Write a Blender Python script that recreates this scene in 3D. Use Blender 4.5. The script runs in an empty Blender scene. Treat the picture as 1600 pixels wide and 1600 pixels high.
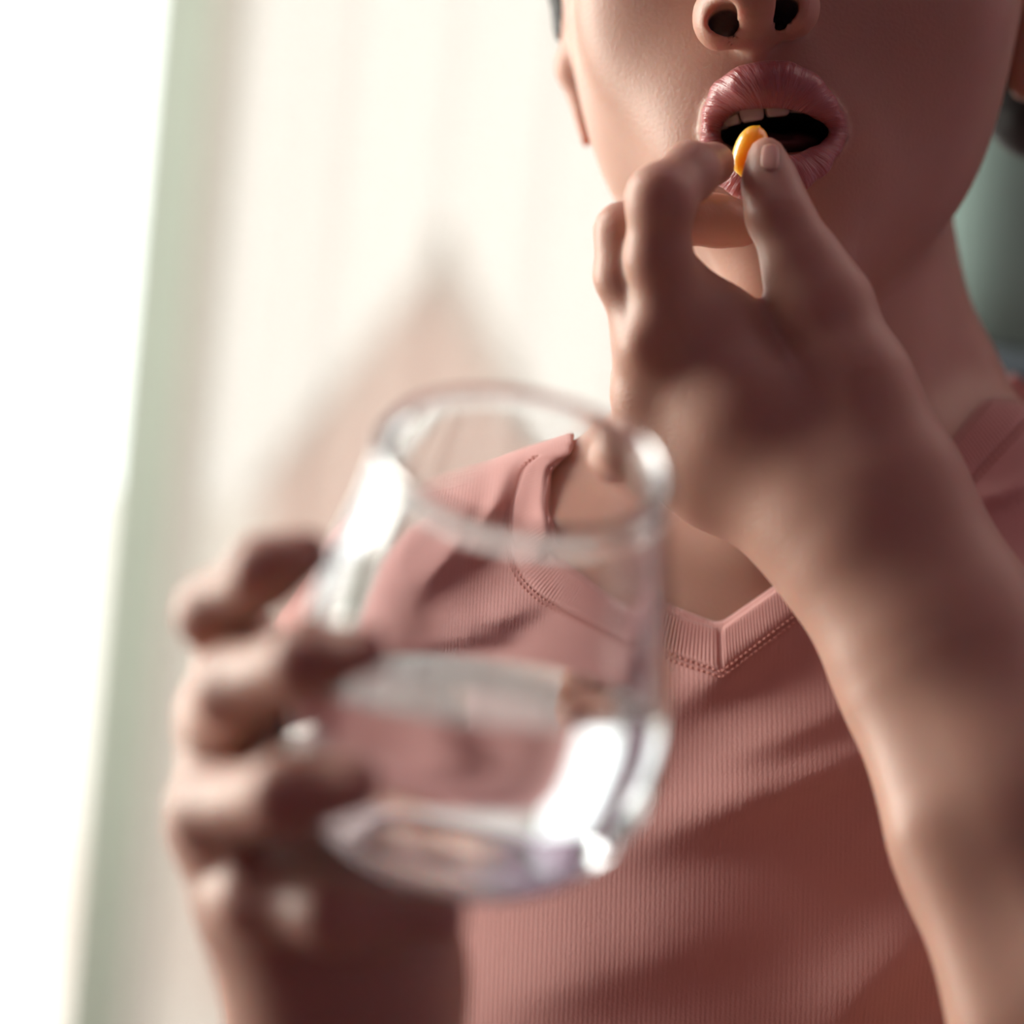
import bpy, bmesh, math, random
import numpy as np
from mathutils import Vector, Matrix

random.seed(7)
rng = np.random.default_rng(7)
sc = bpy.context.scene
C = sc.collection
R = math.radians

# ------------------------------------------------------------------ camera
FPX = 85.0 / 36.0 * 1600.0            # focal length in pixels of the 1600 px frame
cam_d = bpy.data.cameras.new('camera')
cam = bpy.data.objects.new('camera', cam_d)
C.objects.link(cam)
sc.camera = cam
cam_d.lens = 85.0
cam_d.sensor_width = 36.0
cam_d.clip_start = 0.02
cam_d.clip_end = 300
CAMM = Matrix.Translation((0, 0, 1.35)) @ Matrix.Rotation(R(90 - 5), 4, 'X') @ Matrix.Rotation(R(6), 4, 'Z')
cam.matrix_world = CAMM
cam_d.dof.use_dof = True
cam_d.dof.focus_distance = 0.683
cam_d.dof.aperture_fstop = 4.8

# ------------------------------------------------------------------ daylight and added fill
world = bpy.data.worlds.new('world')
sc.world = world
world.use_nodes = True
wb = world.node_tree.nodes['Background']
wb.inputs[0].default_value = (1.0, 0.985, 0.965, 1)
wb.inputs[1].default_value = 3.0


def area_light(name, loc, rot, sx, sy, power, color):
    l = bpy.data.lights.new(name, 'AREA')
    l.shape = 'RECTANGLE'
    l.size = sx
    l.size_y = sy
    l.energy = power
    l.color = color
    o = bpy.data.objects.new(name, l)
    C.objects.link(o)
    o.location = loc
    o.rotation_euler = rot
    return o


# daylight standing outside the tall side window on the left, and outside the back window
area_light('side_window_daylight', (-1.30, 1.08, 1.66), (0, R(-90), R(-14)), 1.5, 0.8, 54, (1.0, 0.91, 0.82))
# added unseen fill, no fixture: lifts the right cheek and shoulder
area_light('right_fill_light', (0.85, 1.15, 2.45), (0, R(28), 0), 1.3, 1.3, 4.5, (1.0, 0.80, 0.68))

sc.view_settings.view_transform = 'Standard'
sc.view_settings.look = 'None'
sc.view_settings.exposure = 0.0
sc.view_settings.gamma = 1.0
sc.view_settings.use_curve_mapping = False
sc.cycles.use_denoising = True
sc.cycles.max_bounces = 14
sc.cycles.transmission_bounces = 12
sc.cycles.transparent_max_bounces = 12
sc.cycles.sample_clamp_indirect = 8.0


# ------------------------------------------------------------------ helpers: points of the place
def V(px, py, d):
    """point standing d metres in front of the lens, in the lens's own axes (right, up, back)"""
    return np.array([(px - 800.0) / FPX * d, -(py - 800.0) / FPX * d, -d], dtype=np.float64)


MR = np.array(CAMM.to_3x3())
MT = np.array(CAMM.translation)


def to_world(p):
    return np.asarray(p) @ MR.T + MT


def W(px, py, d):
    return Vector(to_world(V(px, py, d)))


# ------------------------------------------------------------------ helpers: materials
def mat(name):
    m = bpy.data.materials.new(name)
    m.use_nodes = True
    nt = m.node_tree
    b = nt.nodes['Principled BSDF']
    return m, nt, b


def N(nt, typ, **kw):
    n = nt.nodes.new(typ)
    for k, v in kw.items():
        setattr(n, k, v)
    return n


def L(nt, a, b):
    nt.links.new(a, b)


def mixrgb(nt, fac, c1, c2, blend='MIX'):
    n = N(nt, 'ShaderNodeMix', data_type='RGBA', blend_type=blend)
    for sock, v in ((n.inputs[0], fac), (n.inputs[6], c1), (n.inputs[7], c2)):
        if hasattr(v, 'links'):
            L(nt, v, sock)
        else:
            sock.default_value = v if not isinstance(v, tuple) else (*v[:3], 1)
    return n.outputs[2]


def noise_bump(nt, b, scale, strength, dist=0.001, detail=3, prev=None):
    tc = N(nt, 'ShaderNodeTexCoord')
    n = N(nt, 'ShaderNodeTexNoise')
    n.inputs['Scale'].default_value = scale
    n.inputs['Detail'].default_value = detail
    L(nt, tc.outputs['Object'], n.inputs['Vector'])
    bp = N(nt, 'ShaderNodeBump')
    bp.inputs['Strength'].default_value = strength
    bp.inputs['Distance'].default_value = dist
    L(nt, n.outputs[0], bp.inputs['Height'])
    if prev is not None:
        L(nt, prev, bp.inputs['Normal'])
    L(nt, bp.outputs[0], b.inputs['Normal'])
    return bp.outputs[0], n


def simple(name, col, rough=0.6, bump=None, var=0.12, **kw):
    m, nt, b = mat(name)
    b.inputs['Roughness'].default_value = rough
    tc = N(nt, 'ShaderNodeTexCoord')
    n = N(nt, 'ShaderNodeTexNoise')
    n.inputs['Scale'].default_value = 6
    n.inputs['Detail'].default_value = 4
    L(nt, tc.outputs['Object'], n.inputs['Vector'])
    c2 = tuple(x * (1 - var) for x in col)
    L(nt, mixrgb(nt, n.outputs[0], col, c2), b.inputs['Base Color'])
    for k, v in kw.items():
        b.inputs[k].default_value = v
    if bump:
        noise_bump(nt, b, bump[0], bump[1], bump[2])
    return m


def skin_material():
    m, nt, b = mat('skin')
    at = N(nt, 'ShaderNodeAttribute', attribute_name='lip')
    am = N(nt, 'ShaderNodeAttribute', attribute_name='cavity_shade')
    tc = N(nt, 'ShaderNodeTexCoord')
    n = N(nt, 'ShaderNodeTexNoise')
    n.inputs['Scale'].default_value = 45
    n.inputs['Detail'].default_value = 4
    L(nt, tc.outputs['Object'], n.inputs['Vector'])
    base = mixrgb(nt, n.outputs[0], (0.48, 0.275, 0.210), (0.57, 0.34, 0.26))
    lip = mixrgb(nt, n.outputs[0], (0.37, 0.125, 0.135), (0.45, 0.18, 0.18))
    c = mixrgb(nt, at.outputs['Fac'], base, lip)
    c = mixrgb(nt, am.outputs['Fac'], c, (0.050, 0.040, 0.055))  # shade of the mouth and nostril hollows, painted into the skin colour
    L(nt, c, b.inputs['Base Color'])
    b.inputs['Roughness'].default_value = 0.44
    rr = N(nt, 'ShaderNodeMapRange')
    rr.inputs['To Min'].default_value = 0.44
    rr.inputs['To Max'].default_value = 0.30
    L(nt, at.outputs['Fac'], rr.inputs['Value'])
    L(nt, rr.outputs[0], b.inputs['Roughness'])
    b.inputs['Subsurface Weight'].default_value = 0.85
    b.inputs['Subsurface Radius'].default_value = (1.0, 0.30, 0.16)
    b.inputs['Subsurface Scale'].default_value = 0.0060
    # pores
    n2 = N(nt, 'ShaderNodeTexNoise')
    n2.inputs['Scale'].default_value = 900
    n2.inputs['Detail'].default_value = 3
    L(nt, tc.outputs['Object'], n2.inputs['Vector'])
    b1 = N(nt, 'ShaderNodeBump')
    b1.inputs['Strength'].default_value = 0.35
    b1.inputs['Distance'].default_value = 0.0004
    L(nt, n2.outputs[0], b1.inputs['Height'])
    # lip creases, running across the lips
    lu = N(nt, 'ShaderNodeAttribute', attribute_name='lip_uv')
    n3 = N(nt, 'ShaderNodeTexNoise')
    n3.inputs['Scale'].default_value = 1.0
    n3.inputs['Detail'].default_value = 3
    L(nt, lu.outputs['Vector'], n3.inputs['Vector'])
    mm = N(nt, 'ShaderNodeMath', operation='MULTIPLY')
    L(nt, n3.outputs[0], mm.inputs[0])
    L(nt, at.outputs['Fac'], mm.inputs[1])
    b2 = N(nt, 'ShaderNodeBump')
    b2.inputs['Strength'].default_value = 0.55
    b2.inputs['Distance'].default_value = 0.0022
    L(nt, mm.outputs[0], b2.inputs['Height'])
    L(nt, b1.outputs[0], b2.inputs['Normal'])
    L(nt, b2.outputs[0], b.inputs['Normal'])
    return m


def knit_material(name='pink_knit', ribs=True):
    m, nt, b = mat(name)
    tc = N(nt, 'ShaderNodeTexCoord')
    n = N(nt, 'ShaderNodeTexNoise')
    n.inputs['Scale'].default_value = 12
    L(nt, tc.outputs['Object'], n.inputs['Vector'])
    L(nt, mixrgb(nt, n.outputs[0], (0.53, 0.260, 0.240), (0.60, 0.305, 0.280)), b.inputs['Base Color'])
    b.inputs['Roughness'].default_value = 0.85
    b.inputs['Sheen Weight'].default_value = 0.25
    b.inputs['Sheen Roughness'].default_value = 0.5
    b.inputs['Subsurface Weight'].default_value = 0.15
    b.inputs['Subsurface Radius'].default_value = (1.0, 0.4, 0.3)
    b.inputs['Subsurface Scale'].default_value = 0.002
    nrm = None
    if ribs:
        w = N(nt, 'ShaderNodeTexWave', wave_type='BANDS', bands_direction='X')
        w.inputs['Scale'].default_value = 2 * math.pi / 0.00140 / 20.0
        w.inputs['Distortion'].default_value = 0.5
        w.inputs['Detail'].default_value = 1
        w.inputs['Detail Scale'].default_value = 0.05
        mp = N(nt, 'ShaderNodeMapping')
        mp.inputs['Rotation'].default_value = (0, R(4), 0)
        L(nt, tc.outputs['Object'], mp.inputs['Vector'])
        L(nt, mp.outputs[0], w.inputs['Vector'])
        bp = N(nt, 'ShaderNodeBump')
        bp.inputs['Strength'].default_value = 0.22
        bp.inputs['Distance'].default_value = 0.0002
        L(nt, w.outputs[1], bp.inputs['Height'])
        nrm = bp.outputs[0]
    noise_bump(nt, b, 1400, 0.4, 0.0003, prev=nrm)
    return m


def glass_material(name, ior, col=(1, 1, 1)):
    m, nt, b = mat(name)
    nt.nodes.remove(b)
    g = N(nt, 'ShaderNodeBsdfGlass')
    g.inputs['IOR'].default_value = ior
    g.inputs['Roughness'].default_value = 0.0
    g.inputs['Color'].default_value = (*col, 1)
    L(nt, g.outputs[0], nt.nodes['Material Output'].inputs['Surface'])
    return m


def pane_material():
    m, nt, b = mat('window_glass')
    nt.nodes.remove(b)
    t = N(nt, 'ShaderNodeBsdfTransparent')
    t.inputs[0].default_value = (0.96, 0.98, 0.97, 1)
    g = N(nt, 'ShaderNodeBsdfGlossy')
    g.inputs['Roughness'].default_value = 0.02
    mx = N(nt, 'ShaderNodeMixShader')
    mx.inputs[0].default_value = 0.05
    L(nt, t.outputs[0], mx.inputs[1])
    L(nt, g.outputs[0], mx.inputs[2])
    L(nt, mx.outputs[0], nt.nodes['Material Output'].inputs['Surface'])
    return m


def sheer_material():
    m, nt, b = mat('sheer_fabric')
    nt.nodes.remove(b)
    tc = N(nt, 'ShaderNodeTexCoord')
    fs = []
    for ax in ('X', 'Z'):
        w = N(nt, 'ShaderNodeTexWave', wave_type='BANDS', bands_direction=ax)
        w.inputs['Scale'].default_value = 2 * math.pi / 0.006 / 20
        L(nt, tc.outputs['Object'], w.inputs['Vector'])
        fs.append(w.outputs[1])
    mx_ = N(nt, 'ShaderNodeMath', operation='MAXIMUM')
    L(nt, fs[0], mx_.inputs[0])
    L(nt, fs[1], mx_.inputs[1])
    mr = N(nt, 'ShaderNodeMapRange')
    mr.inputs['To Min'].default_value = 0.68
    mr.inputs['To Max'].default_value = 0.87
    L(nt, mx_.outputs[0], mr.inputs['Value'])
    t = N(nt, 'ShaderNodeBsdfTransparent')
    t.inputs[0].default_value = (1.0, 0.97, 0.94, 1)
    tr = N(nt, 'ShaderNodeBsdfTranslucent')
    tr.inputs[0].default_value = (0.42, 0.375, 0.345, 1)
    df = N(nt, 'ShaderNodeBsdfDiffuse')
    df.inputs[0].default_value = (0.55, 0.50, 0.46, 1)
    m2 = N(nt, 'ShaderNodeMixShader')
    m2.inputs[0].default_value = 0.35
    L(nt, tr.outputs[0], m2.inputs[1])
    L(nt, df.outputs[0], m2.inputs[2])
    mx = N(nt, 'ShaderNodeMixShader')
    L(nt, mr.outputs[0], mx.inputs[0])
    L(nt, t.outputs[0], mx.inputs[1])
    L(nt, m2.outputs[0], mx.inputs[2])
    L(nt, mx.outputs[0], nt.nodes['Material Output'].inputs['Surface'])
    return m


def softgel_material():
    m, nt, b = mat('amber_softgel')
    tc = N(nt, 'ShaderNodeTexCoord')
    n = N(nt, 'ShaderNodeTexNoise')
    n.inputs['Scale'].default_value = 120
    L(nt, tc.outputs['Object'], n.inputs['Vector'])
    L(nt, mixrgb(nt, n.outputs[0], (0.86, 0.42, 0.03), (0.92, 0.52, 0.05)), b.inputs['Base Color'])
    b.inputs['Roughness'].default_value = 0.24
    b.inputs['Subsurface Weight'].default_value = 1.0
    b.inputs['Subsurface Radius'].default_value = (1.0, 0.6, 0.12)
    b.inputs['Subsurface Scale'].default_value = 0.012
    b.inputs['Transmission Weight'].default_value = 0.10
    b.inputs['IOR'].default_value = 1.45
    return m


M = {}
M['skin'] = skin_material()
M['knit'] = knit_material()
M['band'] = knit_material('pink_ribbing', False)
M['thread'] = simple('pink_thread', (0.66, 0.30, 0.255), 0.8, (900, 0.3, 0.0003))
M['glass'] = glass_material('clear_glass', 1.5, (0.985, 0.99, 0.995))
M['water'] = glass_material('clear_water', 1.333, (0.99, 0.995, 1.0))
M['pane'] = pane_material()
M['sheer'] = sheer_material()
M['softgel'] = softgel_material()
M['tooth'] = simple('enamel', (0.72, 0.63, 0.58), 0.25, None, 0.06, **{'Subsurface Weight': 0.3, 'Subsurface Scale': 0.002})
M['tongue'] = simple('tongue_flesh', (0.20, 0.07, 0.075), 0.45, (500, 0.5, 0.0006))
M['nail'] = simple('nail', (0.66, 0.36, 0.29), 0.25, None, 0.06, **{'Subsurface Weight': 0.4, 'Subsurface Scale': 0.002})
M['hair'] = simple('dark_hair', (0.010, 0.008, 0.010), 0.5, (400, 0.6, 0.001))
M['eye'] = simple('eye_white', (0.8, 0.78, 0.75), 0.1)
M['iris'] = simple('iris_brown', (0.07, 0.03, 0.015), 0.1)
M['sage_frame'] = simple('sage_painted_wood', (0.55, 0.64, 0.54), 0.5, (60, 0.15, 0.001))
M['sage_fabric'] = simple('sage_upholstery', (0.17, 0.245, 0.225), 0.9, (700, 0.5, 0.0008))
M['slate_fabric'] = simple('slate_piping', (0.06, 0.08, 0.10), 0.8, (700, 0.5, 0.0008))
M['wood'] = simple('dark_wood', (0.12, 0.06, 0.04), 0.5, (40, 0.2, 0.001))
M['wall'] = simple('rose_plaster', (0.52, 0.35, 0.45), 0.9, (50, 0.2, 0.002))
M['ceiling'] = simple('mauve_ceiling', (0.46, 0.34, 0.44), 0.9, (50, 0.2, 0.002))
M['floor'] = simple('brown_boards', (0.22, 0.10, 0.07), 0.5, (20, 0.2, 0.002))
M['house_wall'] = simple('terracotta_render', (0.60, 0.22, 0.15), 0.9, (4, 0.3, 0.02))
M['house_roof'] = simple('roof_slate', (0.16, 0.12, 0.10), 0.8, (6, 0.3, 0.02))
M['house_pane'] = simple('house_window', (0.25, 0.25, 0.28), 0.3)
M['ground'] = simple('pale_ground', (0.75, 0.70, 0.64), 0.9, (3, 0.3, 0.02))


# ------------------------------------------------------------------ helpers: meshes
def link_mesh(name, me, material, parent=None, smooth=True):
    o = bpy.data.objects.new(name, me)
    C.objects.link(o)
    if material:
        me.materials.append(material)
    if smooth:
        me.shade_smooth()
    if parent is not None:
        o.parent = parent
        o.matrix_parent_inverse = parent.matrix_world.inverted()
    return o


def from_np(name, verts, faces, material, parent=None, smooth=True):
    me = bpy.data.meshes.new(name)
    me.from_pydata([tuple(v) for v in verts], [], [tuple(int(i) for i in f) for f in faces])
    me.update()
    return link_mesh(name, me, material, parent, smooth)


def big_mesh(name, verts, quads, material, parent=None):
    me = bpy.data.meshes.new(name)
    nv, nf = len(verts), len(quads)
    me.vertices.add(nv)
    me.vertices.foreach_set('co', np.ascontiguousarray(verts, dtype=np.float32).ravel())
    me.loops.add(nf * 4)
    me.loops.foreach_set('vertex_index', np.ascontiguousarray(quads, dtype=np.int32).ravel())
    me.polygons.add(nf)
    me.polygons.foreach_set('loop_start', np.arange(0, nf * 4, 4, dtype=np.int32))
    me.polygons.foreach_set('loop_total', np.full(nf, 4, dtype=np.int32))
    me.update(calc_edges=True)
    me.validate()
    return link_mesh(name, me, material, parent)


def obj_bm(name, bm, material, parent=None, smooth=False):
    me = bpy.data.meshes.new(name)
    bm.normal_update()
    bm.to_mesh(me)
    bm.free()
    return link_mesh(name, me, material, parent, smooth)


def add_box(bm, c, s, rot=None, bevel=0.0):
    m = Matrix.Translation(c)
    if rot is not None:
        m = m @ rot
    m = m @ Matrix.Diagonal((*s, 1))
    r = bmesh.ops.create_cube(bm, size=1, matrix=m)
    if bevel:
        es = list({e for v in r['verts'] for e in v.link_edges})
        bmesh.ops.bevel(bm, geom=es, offset=bevel, segments=2, affect='EDGES', profile=0.5)


def tag(o, label=None, cat=None, group=None, kind=None):
    if label:
        o['label'] = label
    if cat:
        o['category'] = cat
    if group:
        o['group'] = group
    if kind:
        o['kind'] = kind
    return o


def empty(name, loc=(0, 0, 0)):
    o = bpy.data.objects.new(name, None)
    C.objects.link(o)
    o.location = loc
    o.empty_display_size = 0.05
    bpy.context.view_layer.update()
    return o


# ------------------------------------------------------------------ distance fields (organic shapes grown as one surface)
class Ctx:
    def __init__(s, P, c=None, r=None):
        s.P = P
        s.c = c
        s.r = r

    def far(s, c, rad):
        if s.c is None:
            return False
        return float(np.linalg.norm(s.c - c)) > rad + s.r + 0.035


def cap(x, a, b, ra, rb, squash=None):
    """tapered limb from a to b; squash = (direction, factor) makes the section oval"""
    mid = (a + b) * 0.5
    rad = np.linalg.norm(b - a) * 0.5 + max(ra, rb) * 1.3
    if x.far(mid, rad):
        return None
    P = x.P
    if squash is not None:
        n, f = squash
        n = n / np.linalg.norm(n)
        off = (P - mid) @ n
        P = P + np.outer(off * (1.0 / f - 1.0), n)
        a = a + n * ((a - mid) @ n) * (1.0 / f - 1.0)
        b = b + n * ((b - mid) @ n) * (1.0 / f - 1.0)
    ab = b - a
    q = P - a
    t = np.clip(q @ ab / max(ab @ ab, 1e-12), 0, 1)
    d = np.linalg.norm(q - t[:, None] * ab, axis=1) - (ra + (rb - ra) * t)
    if squash is not None:
        d = d * min(1.0, 0.5 * (1 + squash[1]))
    return d


def ell(x, c, rad, rot=None):
    if x.far(c, max(rad)):
        return None
    q = x.P - c
    if rot is not None:
        q = q @ rot
    rad = np.asarray(rad)
    k0 = np.linalg.norm(q / rad, axis=1)
    k1 = np.linalg.norm(q / (rad * rad), axis=1)
    return np.where(k1 > 1e-6, k0 * (k0 - 1.0) / np.maximum(k1, 1e-9), -min(rad))


def smin(a, b, k):
    if a is None:
        return b
    if b is None:
        return a
    if k <= 0:
        return np.minimum(a, b)
    h = np.maximum(k - np.abs(a - b), 0) / k
    return np.minimum(a, b) - h * h * k * 0.25


def ssub(a, b, k):
    if a is None or b is None:
        return a
    b = -b
    h = np.maximum(k - np.abs(a - b), 0) / k
    return np.maximum(a, b) + h * h * k * 0.25


def chain(x, pts, k=0.004, squash=None):
    """pts: (px, py, d, radius_px) joints of a limb"""
    d = None
    for p, q in zip(pts[:-1], pts[1:]):
        d = smin(d, cap(x, V(*p[:3]), V(*q[:3]), p[3] * p[2] / FPX, q[3] * q[2] / FPX, squash), k)
    return d


def ball(x, px, py, d, r, sx=1, sy=1, sz=1):
    r = r * d / FPX
    return ell(x, V(px, py, d), (r * sx, r * sy, r * sz))


def rot_xyz(ax, ay, az):
    return np.array(Matrix.Rotation(R(az), 3, 'Z') @ Matrix.Rotation(R(ay), 3, 'Y') @ Matrix.Rotation(R(ax), 3, 'X'))


def surface_net(fn, lo, hi, h):
    """mesh the zero set of fn inside the box, block by block"""
    B = 8
    H = B * h
    lo = np.asarray(lo, float)
    n = np.ceil((np.asarray(hi) - lo) / H).astype(int)
    # coarse pass by superblocks of S blocks
    S = 5
    sn = np.ceil(n / S).astype(int)
    loc = np.stack(np.meshgrid(*[np.arange(S)] * 3, indexing='ij'), -1).reshape(-1, 3)
    lc = np.stack(np.meshgrid(*[np.arange(B + 1)] * 3, indexing='ij'), -1).reshape(-1, 3)
    keys_all, pos_all, edge_rows = [], [], []
    NX, NY, NZ = (n + 2) * B

    def key(ijk):
        return (ijk[..., 0] * np.int64(NY) + ijk[..., 1]) * np.int64(NZ) + ijk[..., 2]

    half = S * H * 0.5 * math.sqrt(3)
    for si in np.ndindex(*sn):
        base = np.array(si) * S
        bc = lo + (base + S * 0.5) * H
        d0 = fn(Ctx(bc[None, :], bc, 0.0))
        if d0 is None or abs(d0[0]) > half * 1.25 + 0.01:
            continue
        bl = base + loc
        bl = bl[(bl < n).all(1)]
        cen = lo + (bl + 0.5) * H
        d1 = fn(Ctx(cen, bc, half))
        if d1 is None:
            continue
        act = np.abs(d1) < H * 0.87 * 1.5 + 0.0015
        bl = bl[act]
        if not len(bl):
            continue
        gi = (bl[:, None, :] * B + lc[None, :, :])
        P = (lo + gi.reshape(-1, 3) * h)
        D = fn(Ctx(P, bc, half))
        if D is None:
            continue
        D = D.reshape(-1, B + 1, B + 1, B + 1)
        nb = len(bl)
        ins = D < 0
        cnt = np.zeros((nb, B, B, B), int)
        for o in np.ndindex(2, 2, 2):
            cnt += ins[:, o[0]:o[0] + B, o[1]:o[1] + B, o[2]:o[2] + B]
        mix = (cnt > 0) & (cnt < 8)
        bi, ci, cj, ck = np.nonzero(mix)
        if not len(bi):
            continue
        acc = np.zeros((len(bi), 3))
        num = np.zeros(len(bi))
        for ax in range(3):
            for o in np.ndindex(2, 2):
                s = [0, 0, 0]
                others = [a for a in range(3) if a != ax]
                s[others[0]], s[others[1]] = o
                e = list(s)
                e[ax] = 1
                da = D[bi, ci + s[0], cj + s[1], ck + s[2]]
                db = D[bi, ci + e[0], cj + e[1], ck + e[2]]
                cr = (da < 0) != (db < 0)
                t = np.where(cr, da / np.where(cr, da - db, 1), 0)
                p = np.tile(np.array(s, float), (len(bi), 1))
                p[:, ax] += t
                acc += p * cr[:, None]
                num += cr
        cell = bl[bi] * B + np.stack([ci, cj, ck], -1)
        pos = lo + (cell + acc / num[:, None]) * h
        keys_all.append(key(cell))
        pos_all.append(pos)
        for ax in range(3):
            a = D[:, :B, :B, :B]
            sl = [slice(0, B)] * 3
            sl[ax] = slice(1, B + 1)
            b_ = D[:, sl[0], sl[1], sl[2]]
            ia, ja, ka, la = np.nonzero((a < 0) != (b_ < 0))
            g = bl[ia] * B + np.stack([ja, ka, la], -1)
            edge_rows.append((ax, g, (a[ia, ja, ka, la] < 0)))
    keys = np.concatenate(keys_all)
    pos = np.concatenate(pos_all)
    order = np.argsort(keys)
    keys, pos = keys[order], pos[order]
    quads = []
    for ax, g, neg in edge_rows:
        u, v = [(1, 2), (2, 0), (0, 1)][ax]
        du = np.zeros(3, int)
        dv = np.zeros(3, int)
        du[u] = 1
        dv[v] = 1
        cs = [g - du - dv, g - dv, g, g - du]
        idx = []
        ok = np.ones(len(g), bool)
        for c in cs:
            ok &= (c >= 0).all(1)
            kk = key(c)
            i = np.clip(np.searchsorted(keys, kk), 0, len(keys) - 1)
            ok &= keys[i] == kk
            idx.append(i)
        q = np.stack(idx, -1)
        q = np.where(neg[:, None], q, q[:, ::-1])
        quads.append(q[ok])
    quads = np.concatenate(quads)
    # a little relaxation to remove grid stepping
    for _ in range(2):
        s = np.zeros_like(pos)
        c = np.zeros(len(pos))
        for k in range(4):
            for m_ in (1, 3):
                np.add.at(s, quads[:, k], pos[quads[:, (k + m_) % 4]])
                np.add.at(c, quads[:, k], 1)
        pos = pos * 0.5 + 0.5 * s / np.maximum(c, 1)[:, None]
    return pos, quads


def project(px, py, fn, d0=0.40, d1=1.1):
    """where the sight line through (px, py) first meets the surface"""
    px = np.asarray(px, float)
    py = np.asarray(py, float)
    ray = np.stack([(px - 800) / FPX, -(py - 800) / FPX, -np.ones_like(px)], -1)
    t = np.full(px.shape, d0)
    for _ in range(90):
        d = fn(Ctx(ray * t[:, None]))
        t = np.minimum(t + np.maximum(np.abs(d), 1e-5) * np.sign(d) * 0.8, d1)
    return ray * t[:, None]


def grad(fn, P, e=4e-4):
    g = np.stack([fn(Ctx(P + np.eye(3)[i] * e)) - fn(Ctx(P - np.eye(3)[i] * e)) for i in range(3)], -1)
    return g / np.maximum(np.linalg.norm(g, axis=1, keepdims=True), 1e-9)


# ================================================================== THE PERSON
HEADROT = rot_xyz(0, 0, 8)


TURN = rot_xyz(0, -14, 0)            # the chest is turned a little towards the window
NOSTRILS = ((1132, 37), (1222, 17))
EYES = ((1087, -262), (1343, -292))


def torso_core(x):
    d = ell(x, V(1220, 1500, .815), (.155, .195, .118), TURN)
    d = smin(d, ell(x, V(1230, 2250, .82), (.145, .20, .105), TURN), .05)
    d = smin(d, chain(x, [(1230, 900, .80, 180), (900, 893, .81, 158), (705, 1000, .82, 222), (620, 1130, .825, 205)], .01), .02)
    d = smin(d, chain(x, [(1230, 900, .80, 180), (1545, 835, .79, 172), (1850, 960, .80, 210), (1900, 1060, .825, 214)], .01), .02)
    return d


def lip_upper(x):
    return chain(x, [(1108, 205, .6995, 10), (1116, 176, .6965, 17), (1135, 150, .6925, 25), (1165, 136, .6885, 31), (1195, 132, .6870, 33),
                     (1225, 132, .6870, 33), (1258, 143, .6885, 29), (1285, 164, .6925, 21), (1303, 186, .6965, 13), (1312, 203, .6995, 7)], .003)


def lip_lower(x):
    return chain(x, [(1108, 205, .6995, 10), (1110, 232, .6965, 17), (1128, 262, .692, 24), (1162, 280, .689, 28), (1200, 283, .688, 29),
                     (1240, 274, .689, 28), (1275, 254, .692, 22), (1300, 230, .6965, 13), (1313, 206, .6995, 7)], .003)


def head(x):
    d = ell(x, V(1262, -430, .800), (.078, .098, .092))
    d = smin(d, ell(x, V(1236, -60, .778), (.0745, .080, .072)), .02)
    d = smin(d, ell(x, V(1233, 170, .766), (.0625, .0610, .0580)), .02)
    d = smin(d, cap(x, V(1235, 330, .760), V(1228, 418, .725), .030, .018), .022)      # chin
    d = smin(d, ell(x, V(1203, 185, .722), (.036, .038, .0270)), .018)               # muzzle
    d = smin(d, ell(x, V(1060, 10, .735), (.030, .034, .022)), .02)                  # cheeks
    d = smin(d, ell(x, V(1390, -10, .730), (.034, .036, .024)), .02)
    # crease below the lower lip
    d = ssub(d, cap(x, V(1175, 345, .688), V(1260, 338, .688), .006, .006), .012)
    # brow and eye hollows, eyelids over the eyes
    for (ex, ey) in EYES:
        d = ssub(d, ell(x, V(ex, ey, .686), (.019, .014, .016)), .014)
        d = smin(d, ell(x, V(ex, ey, .7125), (.0142, .0120, .0124)), .006)
        d = ssub(d, ell(x, V(ex, ey + 12, .6985), (.0125, .0036, .0070)), .0015)
    # nose
    d = smin(d, cap(x, V(1215, -290, .712), V(1174, -30, .682), .0085, .0105), .012)
    d = smin(d, ball(x, 1172, -18, .676, 50, 1, .9, .9), .008)
    d = smin(d, ell(x, V(1178, 8, .690), (.0130, .0085, .0120), rot_xyz(0, 0, 10)), .006)
    d = smin(d, ell(x, V(1117, 32, .6875), (.0064, .0084, .0090), rot_xyz(0, 0, 10)), .005)
    d = smin(d, ell(x, V(1243, 8, .6885), (.0070, .0088, .0090), rot_xyz(0, 0, 10)), .005)
    d = smin(d, cap(x, V(1172, 10, .678), V(1181, 62, .694), .0038, .0035), .005)    # columella
    d = smin(d, cap(x, V(1126, 60, .6925), V(1240, 38, .6925), .0028, .0028), .004)
    for (nx, ny) in NOSTRILS:
        d = ssub(d, ell(x, V(nx, ny, .6835), (.0048, .0034, .0130), rot_xyz(-14, 0, 12)), .0015)
    # philtrum
    d = ssub(d, cap(x, V(1186, 78, .6865), V(1193, 98, .6845), .0022, .0026), .004)
    # the mouth stands open
    cav = ell(x, V(1218, 206, .705), (.0181, .0069, .030), rot_xyz(0, 0, 2))
    d = ssub(d, cav, .004)
    d = smin(d, lip_upper(x), .0028)
    d = smin(d, lip_lower(x), .0028)
    # ears
    e = cap(x, V(898, 105, .800), V(917, 220, .797), .0055, .0022)
    e = smin(e, cap(x, V(898, 105, .800), V(918, -20, .805), .0055, .0075), .006)
    e = smin(e, cap(x, V(918, -20, .805), V(925, -150, .815), .0075, .0080), .006)
    d = smin(d, e, .004)
    e = cap(x, V(1622, 0, .800), V(1606, 130, .795), .0085, .0062)
    e = smin(e, cap(x, V(1622, 0, .800), V(1640, -170, .815), .0095, .0085), .006)
    d = smin(d, e, .004)
    return d


def neck(x):
    d = cap(x, V(1243, 300, .815), V(1230, 860, .805), .0520, .0560)
    return smin(d, chain(x, [(1385, 430, .825, 105), (1440, 600, .82, 112), (1510, 740, .815, 130)], .01), .012)


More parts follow.
